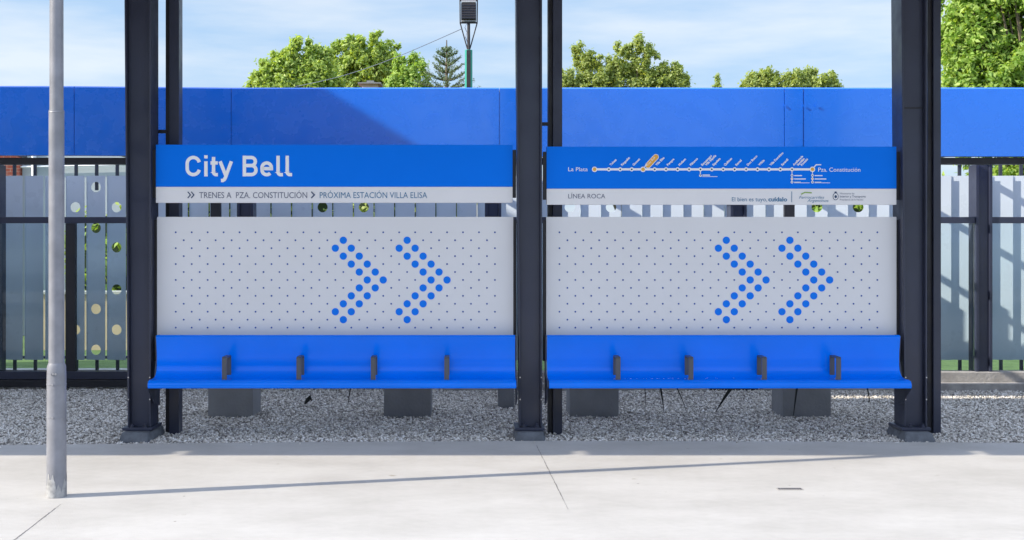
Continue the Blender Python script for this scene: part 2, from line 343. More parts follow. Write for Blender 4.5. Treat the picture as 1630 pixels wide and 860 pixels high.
# loose stones of the gravel, real little rocks
rng = np.random.default_rng(3)
def stones(n, xr, yr, z0, size, name):
    base = np.array([(1,0,0),(-1,0,0),(0,1,0),(0,-1,0),(0,0,1),(0,0,-1)], float)
    tris = np.array([(0,2,4),(2,1,4),(1,3,4),(3,0,4),(2,0,5),(1,2,5),(3,1,5),(0,3,5)])
    x = rng.uniform(*xr, n * 2); y = rng.uniform(*yr, n * 2)
    lim = np.interp(x, [e[0] for e in EDGE], [e[1] for e in EDGE]) + 0.012 + np.abs(rng.normal(0, 0.006, n * 2))
    stray = (rng.uniform(0, 1, n * 2) < 0.02) & (y > lim - 0.02 - rng.exponential(0.05, n * 2)) & (y < lim)
    lift = np.where(stray, 0.028, 0.0)
    k = (y > lim) | stray; x = x[k][:n]; y = y[k][:n]; lift = lift[k][:n]; n = len(x)
    s = rng.uniform(size[0], size[1], (n, 1, 1)); sc3 = rng.uniform(0.65, 1.25, (n, 1, 3)); sc3[:, :, 2] *= 0.75
    v = base[None] * s * sc3 + rng.normal(0, 0.18, (n, 6, 3)) * s
    a = rng.uniform(0, 6.283, n); b = rng.uniform(-0.8, 0.8, n)
    ca, sa = np.cos(a), np.sin(a); cb, sb = np.cos(b), np.sin(b)
    X = v[:, :, 0] * cb[:, None] + v[:, :, 2] * sb[:, None]; Z = -v[:, :, 0] * sb[:, None] + v[:, :, 2] * cb[:, None]; Yv = v[:, :, 1]
    v2 = np.stack([X * ca[:, None] - Yv * sa[:, None] + x[:, None], X * sa[:, None] + Yv * ca[:, None] + y[:, None], Z + z0 + lift[:, None] + rng.uniform(0, 0.012, (n, 1))], 2)
    f = (tris[None] + (np.arange(n) * 6)[:, None, None]).reshape(-1, 3)
    me = bpy.data.meshes.new(name); me.vertices.add(n * 6); me.vertices.foreach_set('co', v2.ravel())
    me.loops.add(len(f) * 3); me.loops.foreach_set('vertex_index', f.ravel().astype(np.int32))
    me.polygons.add(len(f)); me.polygons.foreach_set('loop_start', np.arange(0, len(f) * 3, 3, dtype=np.int32))
    me.update(calc_edges=True); me.validate(); me.materials.append(M['stone'])
    o = bpy.data.objects.new(name, me); sc.collection.objects.link(o); return o
tag(stones(105000, (-5.9, 7.0), (8.95, 12.86), -0.03, (0.006, 0.0155), 'gravel'), 'loose pale crushed stone filling the strip behind the platform edge', 'gravel', kind='stuff')

# ================================================================ FRONT CANOPY (above the frame, casts the shade)
cn = thing('platform_canopy', 'long flat station roof above the benches, only its shade shows on the platform', 'canopy', (0, 9, 3.8))
c = MB(); c.box((-26, 7.32, 3.80), (26, 10.4, 3.90), 'roof'); c.build('roof_sheet', cn)
c = MB()
cuts = [gx(290, 722)[0] - 6.25 , gx(930, 722)[0] - 6.25, gx(1570, 722)[0] - 6.25]
xs = [-26]
for k in range(-6, 8):
    cc = cuts[1] + k * 2.93
    xs += [cc - 0.11, cc + 0.11]
xs.append(26)
for a, b in zip(xs[::2], xs[1::2]):
    c.box((a, 7.14, 3.80), (b, 7.317, 3.90), 'roof')
c.build('front_edge', cn)
boxes('rafter', cn, [((x, 7.4, 3.68), (x + 0.1, 9.9, 3.797)) for x in np.arange(-24, 25, 2.93)], 'steel')

# ================================================================ COLUMNS
def h_column(xl, xr, y0, y1, z0, z1, tw, name, parent, m='steel', lean=0.0, recess=None):
    """H section, flanges left and right, web set back between them; the left flange leans out a little to the top"""
    ft = tw; wy = y0 + (recess if recess else (y1-y0) * 0.45)
    c = MB()
    c.prism_z([(xl, y0), (xl+ft, y0), (xl+ft, y1), (xl, y1)], z0, z1, m, [(-lean, 0)] * 4)
    c.prism_z([(xr-ft, y0), (xr, y0), (xr, y1), (xr-ft, y1)], z0, z1, m)
    c.prism_z([(xl+ft+0.0005, wy), (xr-ft-0.0005, wy), (xr-ft-0.0005, wy+0.014), (xl+ft+0.0005, wy+0.014)], z0, z1, m, [(-lean, 0), (0, 0), (0, 0), (-lean, 0)])
    return c.build(name, parent, bevel=0.003)
COL = [(203, 240), (826.5, 863), (1440, 1476)]
where = ['behind the grey pole at the left end of the bench with the station name', 'between the two blue benches and their signs', 'at the right end of the route map bench, foot on a cement block']
for i, (a, b) in enumerate(COL):
    Y = 9.5; xa = P(a, 0, Y).x; xb = P(b, 0, Y).x; xm = (xa + xb) / 2
    t = thing('steel_column', 'wide dark H-section column ' + where[i], 'column', (xm, Y + 0.12, 0), 'wide dark canopy columns')
    h_column(xa, xb, Y, Y + 0.235, 0.075, 3.8, 0.014, 'shaft', t, lean=0.028, recess=0.055)
    p = MB(); p.box((xa - 0.035, Y - 0.03, 0.05), (xb + 0.02, Y + 0.27, 0.0735), 'steel'); p.build('base_plate', t, bevel=0.003)
    for bx in (xa + 0.04, xb - 0.04):
        for by in (Y - 0.012, Y + 0.25): p = MB(); p.tube([(bx, by, 0.074), (bx, by, 0.105)], 0.010, 'steel', 8); p.tube([(bx, by, 0.0745), (bx, by, 0.088)], 0.018, 'steel', 6); p.build('anchor_bolt', t)
    p = MB(); q = 0.04
    p.prism_z([(xa-q, Y-0.14), (xb+q-0.02, Y-0.15), (xb+q, Y+0.32), (xa-q, Y+0.33)], -0.03, 0.047, 'plinth', [(0.02, 0.05), (-0.02, 0.05), (-0.02, -0.02), (0.02, -0.02)])
    p.build('plinth', t, bevel=0.012)
    # face bolts at bench height
    for bz in (P(0, 601, Y).z, P(0, 636, Y).z):
        for bx in (xa + 0.007, xb - 0.007): p = MB(); p.disc((bx, Y - 0.0005, bz), 0.006, 'bolt', 0.004, 8); p.build('bolt', t)
    if i == 2:
        p = MB(); s0 = P(1440, 172, Y + 0.05); p.box((xa + 0.0155, Y + 0.049, s0.z - 0.004), (xb - 0.0155, Y + 0.0545, s0.z + 0.004), 'steel_mat'); p.build('splice_seam', t)
REAR = [(262, 285), (873, 895), (1479, 1498)]
wr = ['just right of the leftmost wide column, behind the station name sign', 'right of the middle wide column, behind the route map sign', 'tight against the right side of the rightmost wide column']
for i, (a, b) in enumerate(REAR):
    Y = 9.78; xa = P(a, 0, Y).x; xb = P(b, 0, Y).x
    t = thing('steel_post', 'narrow black channel post ' + wr[i], 'post', ((xa+xb)/2, Y + 0.05, 0), 'narrow posts beside the columns')
    c = MB(); fl = 0.035
    c.box((xa, Y + 0.03, -0.03), (xa + fl, Y + 0.15, 3.8), 'steel_mat'); c.box((xa + fl + 0.001, Y, -0.03), (xb, Y + 0.12, 3.8), 'steel'); c.build('shaft', t, bevel=0.003)
    xc = P(COL[i][1], 0, 9.6).x
    if i < 2:
        c = MB(); z = P(0, (209, 197)[i], Y).z; c.box((xc - 0.01, Y + 0.02, z - 0.014), (xa + 0.01, Y + 0.05, z + 0.014), 'steel_mat'); c.build('tie_bracket', t)

# ================================================================ GREY POLE
Yp = 7.26; xp = P(90, 0, Yp).x
t = thing('lamp_pole', 'round grey pole with flaking paint at its foot, standing alone on the platform', 'pole', (xp, Yp, 0))
zj = P(0, 578, Yp).z; zk = P(0, 176, Yp).z; kk = Yp / F
c = MB(); c.tube([(xp, Yp, 0), (xp, Yp, 0.07), (xp, Yp, zj - 0.09), (xp, Yp, zj - 0.02), (xp, Yp, zj)], [15.6*kk, 15.4*kk, 15.0*kk, 14.5*kk, 12.6*kk], 'pole', 32)
c.build('lower_sleeve', t, smooth=True)
c = MB(); c.tube([(xp, Yp, zj - 0.01), (xp, Yp, zk)], [12.2*kk, 12.0*kk], 'pole', 32); c.tube([(xp, Yp, zk - 0.015), (xp, Yp, zk + 0.001)], [12.5*kk, 11.2*kk], 'pole', 32)
c.build('middle_section', t, smooth=True)
c = MB(); c.tube([(xp, Yp, zk - 0.01), (xp, Yp, 3.79)], [10.8*kk, 10.3*kk], 'pole', 32); c.build('upper_section', t, smooth=True)
# flaked patch round the foot: an irregular collar just proud of the pole
c = MB(); n = 64; rr = 15.75 * kk; vs = []
for k in range(n):
    a = 2*math.pi*k/n; hh = 0.09 + 0.035*math.sin(3*a+1) + 0.02*math.sin(11*a) + random.uniform(-0.012, 0.02)
    vs += [(xp + rr*math.cos(a), Yp + rr*math.sin(a), 0.001), (xp + rr*math.cos(a), Yp + rr*math.sin(a), hh)]
c.add(vs, [(2*k, 2*((k+1) % n), 2*((k+1) % n)+1, 2*k+1) for k in range(n)], 'pole_wear'); c.build('flaked_foot', t, smooth=True)
for z in (P(0, 611, Yp).z, P(0, 663, Yp).z): c = MB(); c.tube([(xp, Yp, z - 0.004), (xp, Yp, z + 0.001)], 15.55*kk, 'pole', 32); c.build('weld_band', t)
c = MB()
for z, dx in ((P(0, 594, Yp).z, -4), (P(0, 594, Yp).z, 0), (P(0, 594, Yp).z, 4), (P(0, 611, Yp).z, -1), (P(0, 663, Yp).z, -1)):
    c = MB(); c.disc((xp + dx*kk, Yp - 15.0*kk, z), 0.006, 'bolt', 0.006, 8); c.build('rivet', t)

# ================================================================ SIGNS, PANELS
YS = 9.56
kS = YS / F
def zpx(y, Y=YS): return EYE - (y - HY) * Y / F
def xpx(x, Y=YS): return (x - VX) * Y / F
def sign(px0, px1, yt, ym, yb, name, label):
    t = thing(name, label, 'sign', ((xpx(px0)+xpx(px1))/2, YS, zpx(yb)))
    c = MB(); c.box((xpx(px0), YS, zpx(ym) + 0.0005), (xpx(px1), YS + 0.05, zpx(yt)), 'signblue'); c.build('blue_panel', t, bevel=0.002)
    c = MB(); c.box((xpx(px0), YS, zpx(yb)), (xpx(px1), YS + 0.05, zpx(ym) - 0.0005), 'signgrey'); c.build('grey_strip', t, bevel=0.002)
    boxes('side_bracket', t, [((x0, YS + 0.012, zpx(yb - 8)), (x1, YS + 0.045, zpx(yt + 8))) for x0, x1 in ((xpx(px0) - 0.028, xpx(px0) - 0.001), (xpx(px1) + 0.001, xpx(px1) + 0.028))], 'steel_mat')
    return t
s1 = sign(248, 816, 230.5, 297.5, 323, 'station_sign', 'blue and grey sign reading City Bell, above the left bench')
s2 = sign(870, 1427, 233.5, 300.5, 326, 'route_sign', 'blue and grey sign with a white line map of stations, above the right bench')
YL = YS - 0.002
# "City Bell" in drawn strokes (rounded DIN shapes), units are photo pixels
GL = {
 'C': [arc(12.5,20.5,9.7,12,180) + arc(12.5,12.5,9.7,180,348)],
 'i': [[(3,0),(3,24)], [(3,28.6),(3,33.6)]],
 't': [[(4.4,31),(4.4,7)] + arc(8.6,7,4.2,180,270,6) + [(11.3,2.8)], [(-0.4,21.4),(11.2,21.4)]],
 'y': [[(2.2,24),(11.6,0.5)], [(20.2,24),(10.6,-2.2),(9,-5),(6.8,-6.4),(3.6,-6.6)]],
 'B': [[(2.9,33),(2.9,0)], [(5.5,30.1)] + arc(14,23.7,6.4,90,-90,8) + [(5.5,17.3)], [(13.8,17.3)] + arc(14.2,10.1,7.2,88,-90,8) + [(5.5,2.9)]],
 'e': [[(4.8,12.4),(17.6,12.4)] + arc(10.2,14,7.4,0,180,10) + arc(10.2,10.1,7.4,180,318,8)],
 'l': [[(2.9,33),(2.9,7)] + arc(7.1,7,4.2,180,270,6) + [(10.6,2.8)]]}
st = MB(); kst = 0
for ch, x in (('C',295.3),('i',324.9),('t',335.6),('y',348.2),('B',386.2),('e',414.4),('l',439.8),('l',454.4)):
    st = MB()
    for path in GL[ch]:
        kst += 1
        st.ribbon([(xpx(x + a), zpx(281 - b)) for a, b in path], 5.4 * kS, YL + 0.0012 - 0.0002 * (kst % 3), 'white')
    st.build('letter', s1)
text('TRENES A  PZA. CONSTITUCIÓN', 317, 315.5, YL, 10, 172, 'ink', parent=s1, name='direction_text')
text('PRÓXIMA ESTACIÓN VILLA ELISA', 509, 315.5, YL, 10, 171, 'inkteal', parent=s1, name='next_stop_text')
for x in (299, 304.5): ch = MB(); ch.ribbon([(xpx(x), zpx(305.5)), (xpx(x+4.2), zpx(310.5)), (xpx(x), zpx(315.5))], 1.6*kS, YL, 'inkdark'); ch.build('chevron', s1)
ch = MB(); ch.ribbon([(xpx(495.5), zpx(305.5)), (xpx(500.5), zpx(310.5)), (xpx(495.5), zpx(315.5))], 1.8*kS, YL, 'inkdark')
ch.build('chevron', s1)
# route map
mp_ = MB(); ly = 269.8
def hbar(x0, x1, y, h, m, dy=0.0): mp_.box((xpx(x0), YL - 0.0015 - dy, zpx(y + h/2)), (xpx(x1), YL + 0.0015, zpx(y - h/2)), m)
hbar(946, 1293, ly, 3.4, 'white')
sts = [969, 987.2, 1005.5, 1042, 1060, 1078.5, 1096.7, 1114.8, 1132.8, 1151, 1169.2, 1187.4, 1205.6, 1223.8, 1242, 1260.5]
for x in sts: mp_.disc((xpx(x), YL - 0.0016, zpx(ly)), 3.2*kS, 'white', 0.0012); mp_.disc((xpx(x), YL - 0.0029, zpx(ly)), 1.35*kS, 'inkdark', 0.0008)
for x in (946.3, 1023.5, 1293): mp_.disc((xpx(x), YL - 0.0016, zpx(ly)), 4.3*kS, 'white', 0.0014); mp_.disc((xpx(x), YL - 0.0031, zpx(ly)), 2.8*kS, 'orange', 0.0008)
# orange capsule round the current station
a = (1031.5, 263.5); b = (1044, 250)
def cap(m, wpx, dy):
    pts = []; d = Vector((b[0]-a[0], -(b[1]-a[1]))).normalized(); ang = math.degrees(math.atan2(d.y, d.x))
    pts += arc(a[0], -a[1], wpx, ang+90, ang+270, 8) + arc(b[0], -b[1], wpx, ang-90, ang+90, 8)
    mp_.add([(xpx(x), YL - dy, zpx(-y)) for x, y in pts], [tuple(range(len(pts)))], m)
cap('white', 4.6, 0.0006); cap('orange', 3.8, 0.0012)
mp_.ribbon([(xpx(1025.5), zpx(265.5)), (xpx(1030), zpx(262))], 1.4*kS, YL, 'white')
# branches under the line
hbar(1114.2, 1115.4, 276, 9, 'white'); mp_.disc((xpx(1114.8), YL, zpx(279.8)), 2*kS, 'white'); hbar(1118, 1130, 279, 1.6, 'white'); hbar(1118, 1142, 281.3, 0.8, 'white')
for x, n in ((1260.5, 3), (1293, 3)):
    mp_.box((xpx(x) - 0.0025, YL - 0.0015, zpx(292)), (xpx(x) + 0.0025, YL + 0.0015, zpx(271.6)), 'white')
    for q in range(n):
        mp_.disc((xpx(x), YL - 0.0016, zpx(279.5 + 5.3*q)), 2.1*kS, 'white'); mp_.disc((xpx(x), YL - 0.0032, zpx(279.5 + 5.3*q)), 1.0*kS, ('inkteal','orange','inkteal')[q], 0.0006)
        hbar(x + 3.6, x + (16, 22, 14)[q], 279.8 + 5.3*q, 1.5, 'white')
    hbar(x + 3.6, x + 28, 291.2, 0.8, 'white')
mp_.ribbon([(xpx(1295.5), zpx(266.5)), (xpx(1299), zpx(262.5)), (xpx(1307), zpx(262.5))], 1.6*kS, YL, 'white')
mp_.build('route_map', s2)
tx = [text('La Plata', 904.5, 272.6, YL, 6.6, 31, 'white', parent=s2), text('Pza. Constitución', 1302.5, 273.4, YL, 6.8, 67, 'white', parent=s2)]
names = [(969,'Tolosa'),(987.2,'Ringuelet'),(1005.5,'Gonnet'),(1042,'Villa Elisa'),(1060,'Pereyra'),(1078.5,'Hudson'),(1096.7,'Plátanos'),(1114.8,'Berazategui'),(1121,'Villa España'),(1132.8,'Ezpeleta'),(1151,'Quilmes'),(1169.2,'Bernal'),(1187.4,'Don Bosco'),(1205.6,'Wilde'),(1223.8,'Villa Domínico'),(1242,'Sarandí'),(1260.5,'Avellaneda'),(1267,'Santillán'),(1273,'Kosteki')]
for x, s in names: tx.append(text(s, x + 3.2, 264.4, YL, 3.5, None, 'white', rot=R(45), bold=0.035, parent=s2))
tx.append(text('City Bell', 1031.2, 264.2, YL - 0.0016, 3.2, 17.5, 'white', rot=R(47), parent=s2))
for q in tx: q.name = 'station_name'
tx = [text('LÍNEA ROCA', 904.5, 316, YL, 7.6, 59, 'ink', parent=s2)]
tx.append(text('El bien es tuyo,', 1165, 320.6, YL, 6.8, 56, 'inkteal', parent=s2)); tx.append(text('cuídalo', 1223, 320.6, YL, 6.8, 30, 'inkteal', bold=0.03, parent=s2))
tx.append(text('Ferrocarriles', 1272, 316.4, YL, 4.6, 40, 'inkteal', shear=0.3, parent=s2)); tx.append(text('Argentinos', 1285, 321.6, YL, 4.6, 34, 'inkteal', shear=0.3, parent=s2))
tx.append(text('Ministerio de', 1337, 309.6, YL, 2.8, 23, 'ink', parent=s2)); tx.append(text('Interior y Transporte', 1337, 314.6, YL, 3.6, 41, 'inkdark', parent=s2)); tx.append(text('Presidencia de la Nación', 1337, 319.3, YL, 2.8, 37, 'ink', parent=s2))
for q in tx: q.name = 'small_print'
lg = MB()
lg.box((xpx(1259.8), YL - 0.001, zpx(322)), (xpx(1260.6), YL + 0.001, zpx(305)), 'inkteal')
lg.ribbon([(xpx(1275), zpx(309.5)), (xpx(1281), zpx(306.5)), (xpx(1292), zpx(307.2))], 1.8*kS, YL, 'inkgreen')
lg.disc((xpx(1330), YL, zpx(313)), 4.6*kS, 'inkdark', 0.0008, r2=5.9*kS); lg.disc((xpx(1330), YL - 0.001, zpx(313)), 3.7*kS, 'signgrey', 0.0006, r2=5.0*kS)
lg.disc((xpx(1330), YL - 0.002, zpx(313.2)), 2.0*kS, 'inkdark', 0.0006, r2=2.4*kS); lg.disc((xpx(1330), YL - 0.001, zpx(306.4)), 2.0*kS, 'inkdark', 0.0006, r2=1.3*kS)
lg.build('crest', s2)

def dot_panel(px0, px1, x0, label, dxs):
    YP = 9.60; k = YP / F
    t = thing('windbreak_panel', label, 'panel', ((px0+px1)/2*k - VX*k, YP, zpx(560, YP)), 'pale dotted panels behind the benches')
    c = MB(); c.box((xpx(px0, YP), YP, zpx(575, YP)), (xpx(px1, YP), YP + 0.03, zpx(345.5, YP)), 'panel')
    for r_ in range(13):
        py = 370 + r_ * 12.64
        for i in range(41):
            if (i + r_) % 2: continue
            big = False
            for o in (20, 28):
                if 1 <= r_ <= 11:
                    d = abs(r_ - 6); inner = o + 4 - d if d < 5 else None
                    cand = {o + 4 - d, o + 6 - d} if d < 5 else {o + 1}
                    if i in cand: big = True
            px = x0 + i * dxs
            c.disc((xpx(px, YP), YP - 0.0002, zpx(py, YP)), (5.85 if big else 1.45) * k, 'dot' if big else 'pin', 0.0015, 24 if big else 8)
    c.build('dotted_sheet', t)
    boxes('side_rail', t, [((a, YP + 0.008, zpx(575, YP)), (b, YP + 0.04, zpx(350, YP))) for a, b in ((xpx(px0, YP) - 0.026, xpx(px0, YP) - 0.001), (xpx(px1, YP) + 0.001, xpx(px1, YP) + 0.026))], 'steel_mat')
dot_panel(250, 817, 279.8, 'pale grey panel with blue dot arrows, under the City Bell sign', 12.70)
dot_panel(869.5, 1427, 890.5, 'pale grey panel with blue dot arrows, under the route map sign', 12.65)

# ================================================================ BENCHES
def bench(pxl, pxr, arms, label, name='bench'):
    Yb, Yf = 9.44, 9.20
    xl = xpx(pxl, Yb); xr = xpx(pxr, Yb)
    t = thing(name, label, 'bench', ((xl+xr)/2, Yb, 0), 'long blue benches')
    zt = zpx(534.5, Yb + 0.03)
    top = [(Yb + 0.045, zt), (Yb + 0.02, zt + 0.006), (Yb + 0.005, zt - 0.006), (Yb + 0.012, zt - 0.03), (Yb + 0.03, zt - 0.14), (Yb + 0.032, zt - 0.23), (Yb + 0.02, zt - 0.275), (Yb - 0.005, zt - 0.305), (Yb - 0.04, zt - 0.322), (Yb - 0.10, zt - 0.328), (Yf + 0.05, zt - 0.326), (Yf + 0.02, zt - 0.334), (Yf + 0.004, zt - 0.352), (Yf, zt - 0.372), (Yf + 0.006, zt - 0.386)]
    # thicken
    prof = []; n = len(top); th = 0.008
    for i in range(n):
        a = Vector(top[max(i-1,0)]); b = Vector(top[min(i+1,n-1)]); d = (b-a).normalized(); nn = Vector((-d.y, d.x)); prof.append(Vector(top[i]) + nn * (th))
    poly = top + [tuple(p) for p in prof[::-1]]
    c = MB(); nseg = len(top); N2 = 2 * nseg
    vs = [(xl, y, z) for y, z in poly] + [(xr, y, z) for y, z in poly]
    fs = [(i, N2 + i, N2 + (i+1) % N2, (i+1) % N2) for i in range(N2)]
    for q in (0, N2):
        for i in range(nseg - 1): fs.append((q+i, q+i+1, q+N2-2-i, q+N2-1-i))
    c.add(vs, fs, 'blue'); c.build('seat_shell', t, smooth=True)
    # steel end brackets and under-seat beam
    for nm, x0, x1 in (('end_bracket', xl - 0.012, xl - 0.004), ('end_bracket', xr + 0.004, xr + 0.012)):
        c = MB(); z0 = zt - 0.325
        c.prism_x([(Yb + 0.14, zt + 0.0), (Yb + 0.02, zt + 0.0), (Yb + 0.045, zt - 0.2), (Yb + 0.0, z0), (Yf + 0.03, z0 - 0.01), (Yf + 0.012, z0 - 0.05), (Yb - 0.03, z0 - 0.20), (Yb + 0.14, z0 - 0.24)], x0, x1, 'steel')
        c.build(nm, t)
    boxes('support_beam', t, [((xl + 0.003, Yb + 0.02, zt - 0.40), (xr - 0.003, Yb + 0.07, zt - 0.345)), ((xl + 0.003, Yb - 0.12, zt - 0.388), (xr - 0.003, Yb - 0.08, zt - 0.342))], 'steel_mat')
    Ya = 9.265
    for pxa in arms:
        xc = xpx(pxa, Ya); w2 = 0.0185; z1 = zpx(568.5, Ya); z0 = zt - 0.327
        c = MB(); th2 = 0.010; Yk = Ya + 0.175
        o_ = [(Ya, z0), (Ya, z1 - 0.012), (Ya + 0.012, z1), (Yk - 0.012, z1), (Yk, z1 - 0.012), (Yk, z0 + 0.005)]
        i_ = [(Ya + th2, z0), (Ya + th2, z1 - 0.018), (Ya + 0.018, z1 - th2), (Yk - 0.018, z1 - th2), (Yk - th2, z1 - 0.018), (Yk - th2, z0 + 0.005)]
        for k in range(5):
            q = [o_[k], o_[k+1], i_[k+1], i_[k]]; c.prism_x(q, xc - w2, xc + w2, 'arm')
        c.tube([(xc - 0.012, Ya + 0.03, z0 + 0.001), (xc - 0.012, Ya + 0.03, z0 + 0.012)], 0.008, 'bolt', 8)
        c.build('armrest', t)
    return t
bench(248, 820, [357, 475.5, 594, 711], 'long blue bench with four armrests, below the City Bell sign')
b2 = bench(871, 1433.5, [984, 1100, 1217, 1335], 'long blue bench with four armrests, below the route map sign')
c = MB(); rn = random.Random(2); zs = zpx(534.5, 9.47) - 0.328
for _ in range(26):
    x = xpx(rn.choice([rn.uniform(968, 1075), rn.uniform(985, 1180)]), 9.33); y = rn.uniform(9.29, 9.36); q = rn.uniform(0.002, 0.006)
    c.add([(x + q*math.cos(a)*rn.uniform(.7, 1.6), y + q*math.sin(a), zs + 0.0055) for a in np.linspace(0, 5.6, 8)], [tuple(range(8))], 'white')
tag(c.build('speck', b2), kind='stuff')

# ================================================================ PLANTERS with strap leaves
def planter(pxl, pxr, label, leaves, deep=0.40):
    Y = 10.72; xl = xpx(pxl, Y); xr = xpx(pxr, Y); xc = (xl+xr)/2
    t = thing('planter', label, 'planter', (xc, Y + 0.2, 0), 'square concrete planters behind the benches')
    c = MB(); H = 0.46; wl = 0.05
    c.box((xl, Y, -0.03), (xr, Y + wl, H), 'planter'); c.box((xl, Y + deep - wl, -0.03), (xr, Y + deep, H), 'planter')
    c.box((xl, Y + wl + 0.0005, -0.03), (xl + wl, Y + deep - wl - 0.0005, H), 'planter'); c.box((xr - wl, Y + wl + 0.0005, -0.03), (xr, Y + deep - wl - 0.0005, H), 'planter')
    c.build('box', t, bevel=0.006)
    c = MB(); c.box((xl + wl + 0.001, Y + wl + 0.001, 0.3), (xr - wl - 0.001, Y + deep - wl - 0.001, H - 0.05), 'dirt'); c.build('soil', t)
    c = MB(); rn = random.Random(int(pxl))
    base = Vector((xc, Y + 0.24, H - 0.05))
    def strap(b0, top, tip, w, face=False):
        pts = [];
        for i in range(15):
            u = i / 14; p = b0 * (1-u)**2 + top * (2*u*(1-u)) + tip * u*u; pts.append(p)
        side = (tip - b0).cross(Vector((0, 0, 1)))
        side = side.normalized() if side.length > 1e-3 else Vector((1, 0, 0))
        if face: side = (tip - top).cross(Vector((0, 1, 0))).normalized()
        vs = []; fs = []
        for i, p in enumerate(pts):
            u = i / 14; ww = w * min(1, (1-u) * 1.6 + 0.02) ** 0.8
            vs += [p - side*ww/2, p + Vector((0, 0.006, -ww*0.1)), p + side*ww/2]
        for i in range(14): fs += [(3*i, 3*i+1, 3*i+4, 3*i+3), (3*i+1, 3*i+2, 3*i+5, 3*i+4)]
        c.add(vs, fs, 'leafdark')
    for (p0x, p1x, p1y, wpx) in leaves:       # leaves that hang below the bench
        tip = P(p1x, p1y, 10.55); mid = P(p0x, 617, 10.6)
        side = 0.0
        strap(base, Vector((mid.x + (mid.x - tip.x) * 0.9, mid.y, 0.95)), tip, wpx * 10.6 / F * 2.0, True)
    for k in range(12):
        a = rn.uniform(0, 6.28); l = rn.uniform(0.2, 0.42)
        tip = base + Vector((math.cos(a)*l, abs(math.sin(a))*l*0.8 + 0.02, rn.uniform(0.0, 0.22)))
        strap(base, base + Vector((math.cos(a)*l*0.4, math.sin(a)*l*0.3, rn.uniform(0.3, 0.45))), tip, 0.05)
    c.build('plant', t)
planter(331, 403, 'square concrete planter under the left bench, nearest the grey pole', [])
planter(611, 686, 'square concrete planter under the left bench, nearest the middle column', [(563, 553, 650, 4)])
planter(907, 985, 'square concrete planter under the right bench, nearest the middle column', [(1028, 1028, 660, 2), (1049, 1057, 658, 5), (1064, 1094, 659, 3)])
planter(1246, 1323, 'square concrete planter under the right bench, nearest the right column', [(1190, 1139, 656, 10), (1273, 1262, 668, 5), (1372, 1385, 642, 6)])
# grey block by the middle column
t = MB(); t.prism_z([(xpx(793, 11.3), 11.3), (xpx(819, 11.3), 11.3), (xpx(819, 11.3), 11.5), (xpx(793, 11.3), 11.5)], -0.03, 0.2, 'planter')
tag(t.build('concrete_block', bevel=0.01), 'small grey concrete block lying on the gravel left of the middle column', 'block')
# debris on the gravel
c = MB(); p = P(490, 641, 11.4); c.tube([(p.x - 0.03, 11.4, 0.0), (p.x, 11.41, 0.04), (p.x + 0.02, 11.4, 0.07), (p.x + 0.04, 11.39, 0.03)], [0.008, 0.022, 0.018, 0.004], 'leafdark', 7)
tag(c.build('dry_leaf', smooth=True), 'small dark dry leaf curled on the gravel under the left bench', 'leaf')

# ================================================================ drain on the platform
gxx, gyy = gx(1257, 779)
t = thing('drain_grate', 'small worn drain grate set in the pale platform', 'drain', (gxx, gyy, 0))
c = MB(); c.box((gxx - 0.08, gyy - 0.030, 0.0005), (gxx + 0.08, gyy + 0.030, 0.003), 'kerb'); c.build('plate', t)
c = MB()
for k in range(9): c.box((gxx - 0.07 + k*0.0165, gyy - 0.02, 0.0035), (gxx - 0.061 + k*0.0165, gyy + 0.02, 0.005), 'steel_mat')
c.build('slots', t)

# ================================================================ REAR FASCIA BAND
YF_ = 11.2
t = thing('blue_fascia', 'long glossy blue fascia band of the rear shelter, running behind the columns', 'fascia', (0, YF_, 2.4))
seams = [-900, 118, 368, 795, 1248.5, 1278.5, 1700, 2400]
def ftop(px): return 139.5 - (4.5 if px < 0 else max(0.0, (260 - px) / 260 * 4.5) if px < 260 else 0)
def fbot(px): return 249.0 - (max(0.0, (260 - max(px, 0)) / 260 * 3.0) if px < 260 else 0)
for a, b in zip(seams, seams[1:]):
    xa, xb = xpx(a, YF_) + 0.003, xpx(b, YF_) - 0.003
    c = MB(); dy = 0.0 if a != 1248.5 else -0.003
    vs = []
    for (px, x) in ((a, xa), (b, xb)):
        zt = zpx(ftop(px), YF_); zb = zpx(fbot(px), YF_)
        vs += [(x, YF_ + dy, zb), (x, YF_ + dy, zt - 0.012), (x, YF_ + dy + 0.012, zt), (x, YF_ + 0.25, zt), (x, YF_ + 0.25, zt - 0.01), (x, YF_ + 0.02, zt - 0.02), (x, YF_ + 0.02, zb + 0.012), (x, YF_ + 0.10, zb + 0.005), (x, YF_ + 0.10, zb)]
    n = 9; c.add(vs, [(i, n+i, n+(i+1) % n, (i+1) % n) for i in range(n)] + [tuple(range(n)), tuple(range(n, 2*n))[::-1]], 'fascia')
    c.build('fascia_panel', t)
for x in (1248.5, 1278.5, 1298.5):
    c = MB(); c.disc((xpx(x, YF_), YF_ - 0.009, zpx(168.5, YF_)), 0.010, 'fascia', 0.008, 10); c.build('rivet', t)
c = MB(); c.box((xpx(-900, YF_), YF_ + 0.103, zpx(262, YF_ + 0.17)), (xpx(2300, YF_), YF_ + 0.24, zpx(252, YF_ + 0.17)), 'steel_mat'); c.build('beam', t)
# tie bars from the band to the fence: their shadows slant across the slats
for x in np.arange(-9, 12, 1.15):
    boxes('tie_bar', t, [((x, 11.46, 2.82), (x + 0.05, 13.5, 2.87)), ((x + 0.5, 11.46, 2.50), (x + 0.53, 13.5, 2.53))], 'steel')
c = MB(); c.box((xpx(-900, YF_), YF_ + 0.024, zpx(244, YF_)), (xpx(2300, YF_), YF_ + 0.04, zpx(146, YF_)), 'fascia'); c.build('backing_plate', t)

